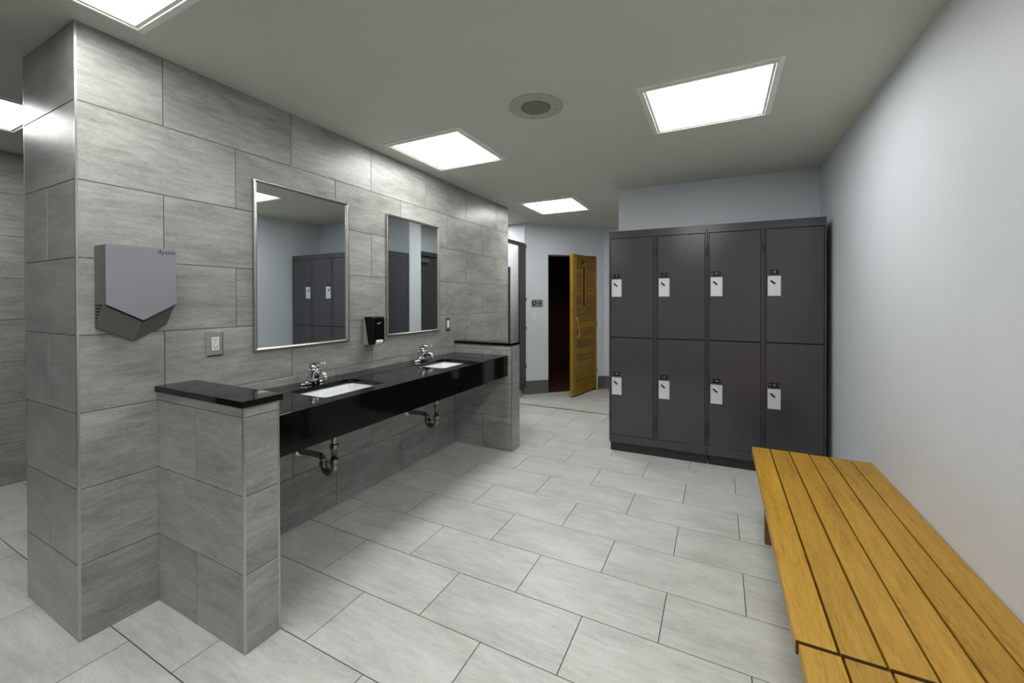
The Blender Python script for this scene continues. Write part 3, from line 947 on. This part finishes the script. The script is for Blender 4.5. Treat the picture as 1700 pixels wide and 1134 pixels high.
# sauna lamp (its glow is seen in the far mirror)
lm = tag(empty('cabin_lamp', (0, 0, 0)), 'small warm glowing lamp inside the dark cabin', 'lamp')
lp_ = dpt(-.10, .60, 1.78)
lm.location = dpt(.40, 1.745, 1.86)
rel = dpt(.40, 1.745, 1.86)
bm = bmesh.new()
aprism(bm, [dpt(.34, 1.7485, 1.86) - rel, dpt(.46, 1.7485, 1.86) - rel, dpt(.46, 1.72, 1.86) - rel, dpt(.34, 1.72, 1.86) - rel], (0, 0, .18))
finish('backplate', bm, 'bench_dark', lm)
bm = bmesh.new()
alathe(bm, dpt(.40, 1.72, 1.95) - rel, -dn, [(.05, 0), (.055, .02), (.05, .05), (.035, .075), (.012, .09)], 20)
finish('globe', bm, 'lamp', lm, smooth=True)

# sign with symbols and light switch on the diagonal wall
WM = Matrix(((dd.x, 0, -dn.x, 0), (dd.y, 0, -dn.y, 0), (0, 1, 0, 0), (0, 0, 0, 1)))   # local x along wall, y up, z out of the wall
def sof(xw): return (xw + .225) * math.sqrt(2)
s0, s1 = sof(-.152), sof(-.028)
sg = tag(empty('sign', (0, 0, 0)), 'small grey sign with a black disc and diamond above the switch', 'sign')
mx = WM.copy(); c = dpt((s0 + s1) / 2, -.0, 1.287); mx.translation = c
sg.matrix_world = mx
bm = bmesh.new(); abox(bm, -.086, -.053, .001, .086, .053, .006)
finish('plate', bm, 'plate', sg, bevel=.001)
bm = bmesh.new()
alathe(bm, (-.046, 0, .0062), (0, 0, 1), [(.031, 0), (.031, .001)], 28, 0)
mx2 = Matrix.Translation((-.043, .002, .0078)) @ Matrix.Rotation(math.radians(-50), 4, 'Z')
abox(bm, -.017, -.006, -.0005, .017, .006, .0005, 1, mx2)
abox(bm, -.016, -.004, .0062, .008, .004, .0072, 0)
aprism(bm, [(.042, -.032, .0062), (.058, 0, .0062), (.042, .032, .0062), (.026, 0, .0062)], (0, 0, .001), 0)
abox(bm, .039, -.034, .0062, .045, .034, .0072, 0)
finish('symbols', bm, ['print_dark', 'white_pl'], sg)
sw = tag(empty('light_switch', (0, 0, 0)), 'white wall switch below the small symbol sign', 'switch')
mx = WM.copy(); mx.translation = dpt(sof(-.128), 0, 1.095); sw.matrix_world = mx
bm = bmesh.new(); abox(bm, -.035, -.057, .001, .035, .057, .006)
finish('cover_plate', bm, 'white_pl', sw, bevel=.002)
bm = bmesh.new(); aprism(bm, [(-.016, -.033, .006), (-.016, -.033, .0115), (-.016, .033, .0075), (-.016, .033, .006)], (.032, 0, 0))
finish('paddle', bm, 'white_pl', sw)

# cubicle partition
cp = tag(empty('cubicle_partition', (-.22, 5.15, 0)), 'dark grey cubicle post and head rail at the end of the tiled wall', 'partition')
box('pilaster', (-.013, -.105, .10), (.013, .092, 2.105), 'partition', cp, bevel=.002)
box('head_rail', (-.016, -.85, 2.075), (.016, .092, 2.125), 'partition', cp, bevel=.003)
box('shoe', (-.018, -.10, .0), (.018, -.03, .10), 'steel', cp, bevel=.002)
for zz in (2.08, 1.345, .94, .40):
    bm = bmesh.new()
    abox(bm, .013, .062, zz - .022, .026, .092, zz + .022)
    alathe(bm, (.028, .076, zz), (1, 0, 0), [(.009, -.004), (.009, .004), (.005, .007)], 12)
    finish('bracket', bm, 'steel', cp, bevel=.001)
# inner cubicle side panel
box('cubicle_panel', (-1.5, 4.90, .12), (-.290, 4.925, 1.78), 'partition', bevel=.002)
tag(bpy.data.objects['cubicle_panel'], 'dark edge of an inner cubicle panel beside the end of the tiled wall', 'partition')
box('panel_foot', (-.36, 4.905, 0), (-.32, 4.92, .125), 'steel', None)
pf = bpy.data.objects['panel_foot']; pf.parent = bpy.data.objects['cubicle_panel']
# white wall panels behind the partition, with thin joints
for za, zb_ in ((.195, 1.268), (1.272, 1.690), (1.694, 2.06)):
    box('panel', (-2.3, 5.243, za), (-.236, 5.2495, zb_), 'stall_tile', bpy.data.objects['wall_nook'], bevel=.001)

# dark door with closer in the corridor recess (seen in the far mirror)
d2 = tag(empty('door_2', (1.6, 4.75, 0)), 'dark door with an overhead closer, seen only in the far mirror', kind='structure')
box('frame', (-.10, -.47, 0), (-.0005, -.36, 2.02), 'door_dark', d2, bevel=.002)
box('frame', (-.10, .50, 0), (-.0005, .60, 2.02), 'door_dark', d2, bevel=.002)
box('frame', (-.10, -.36, 1.96), (-.0005, .50, 2.02), 'door_dark', d2, bevel=.002)
lf = box('leaf', (-.07, -.355, .01), (-.03, .495, 1.955), 'door_dark', d2, bevel=.002)
box('edge_strip', (-.076, -.355, .01), (-.0705, -.345, 1.955), 'steel', d2)
box('closer', (-.125, -.28, 1.86), (-.0705, -.06, 1.92), 'steel', d2, bevel=.006)
tag(wall_line('wall_hall_stub', (1.336, 4.30), (1.7, 4.30), .02), 'end return of the wall behind the lockers', kind='structure')
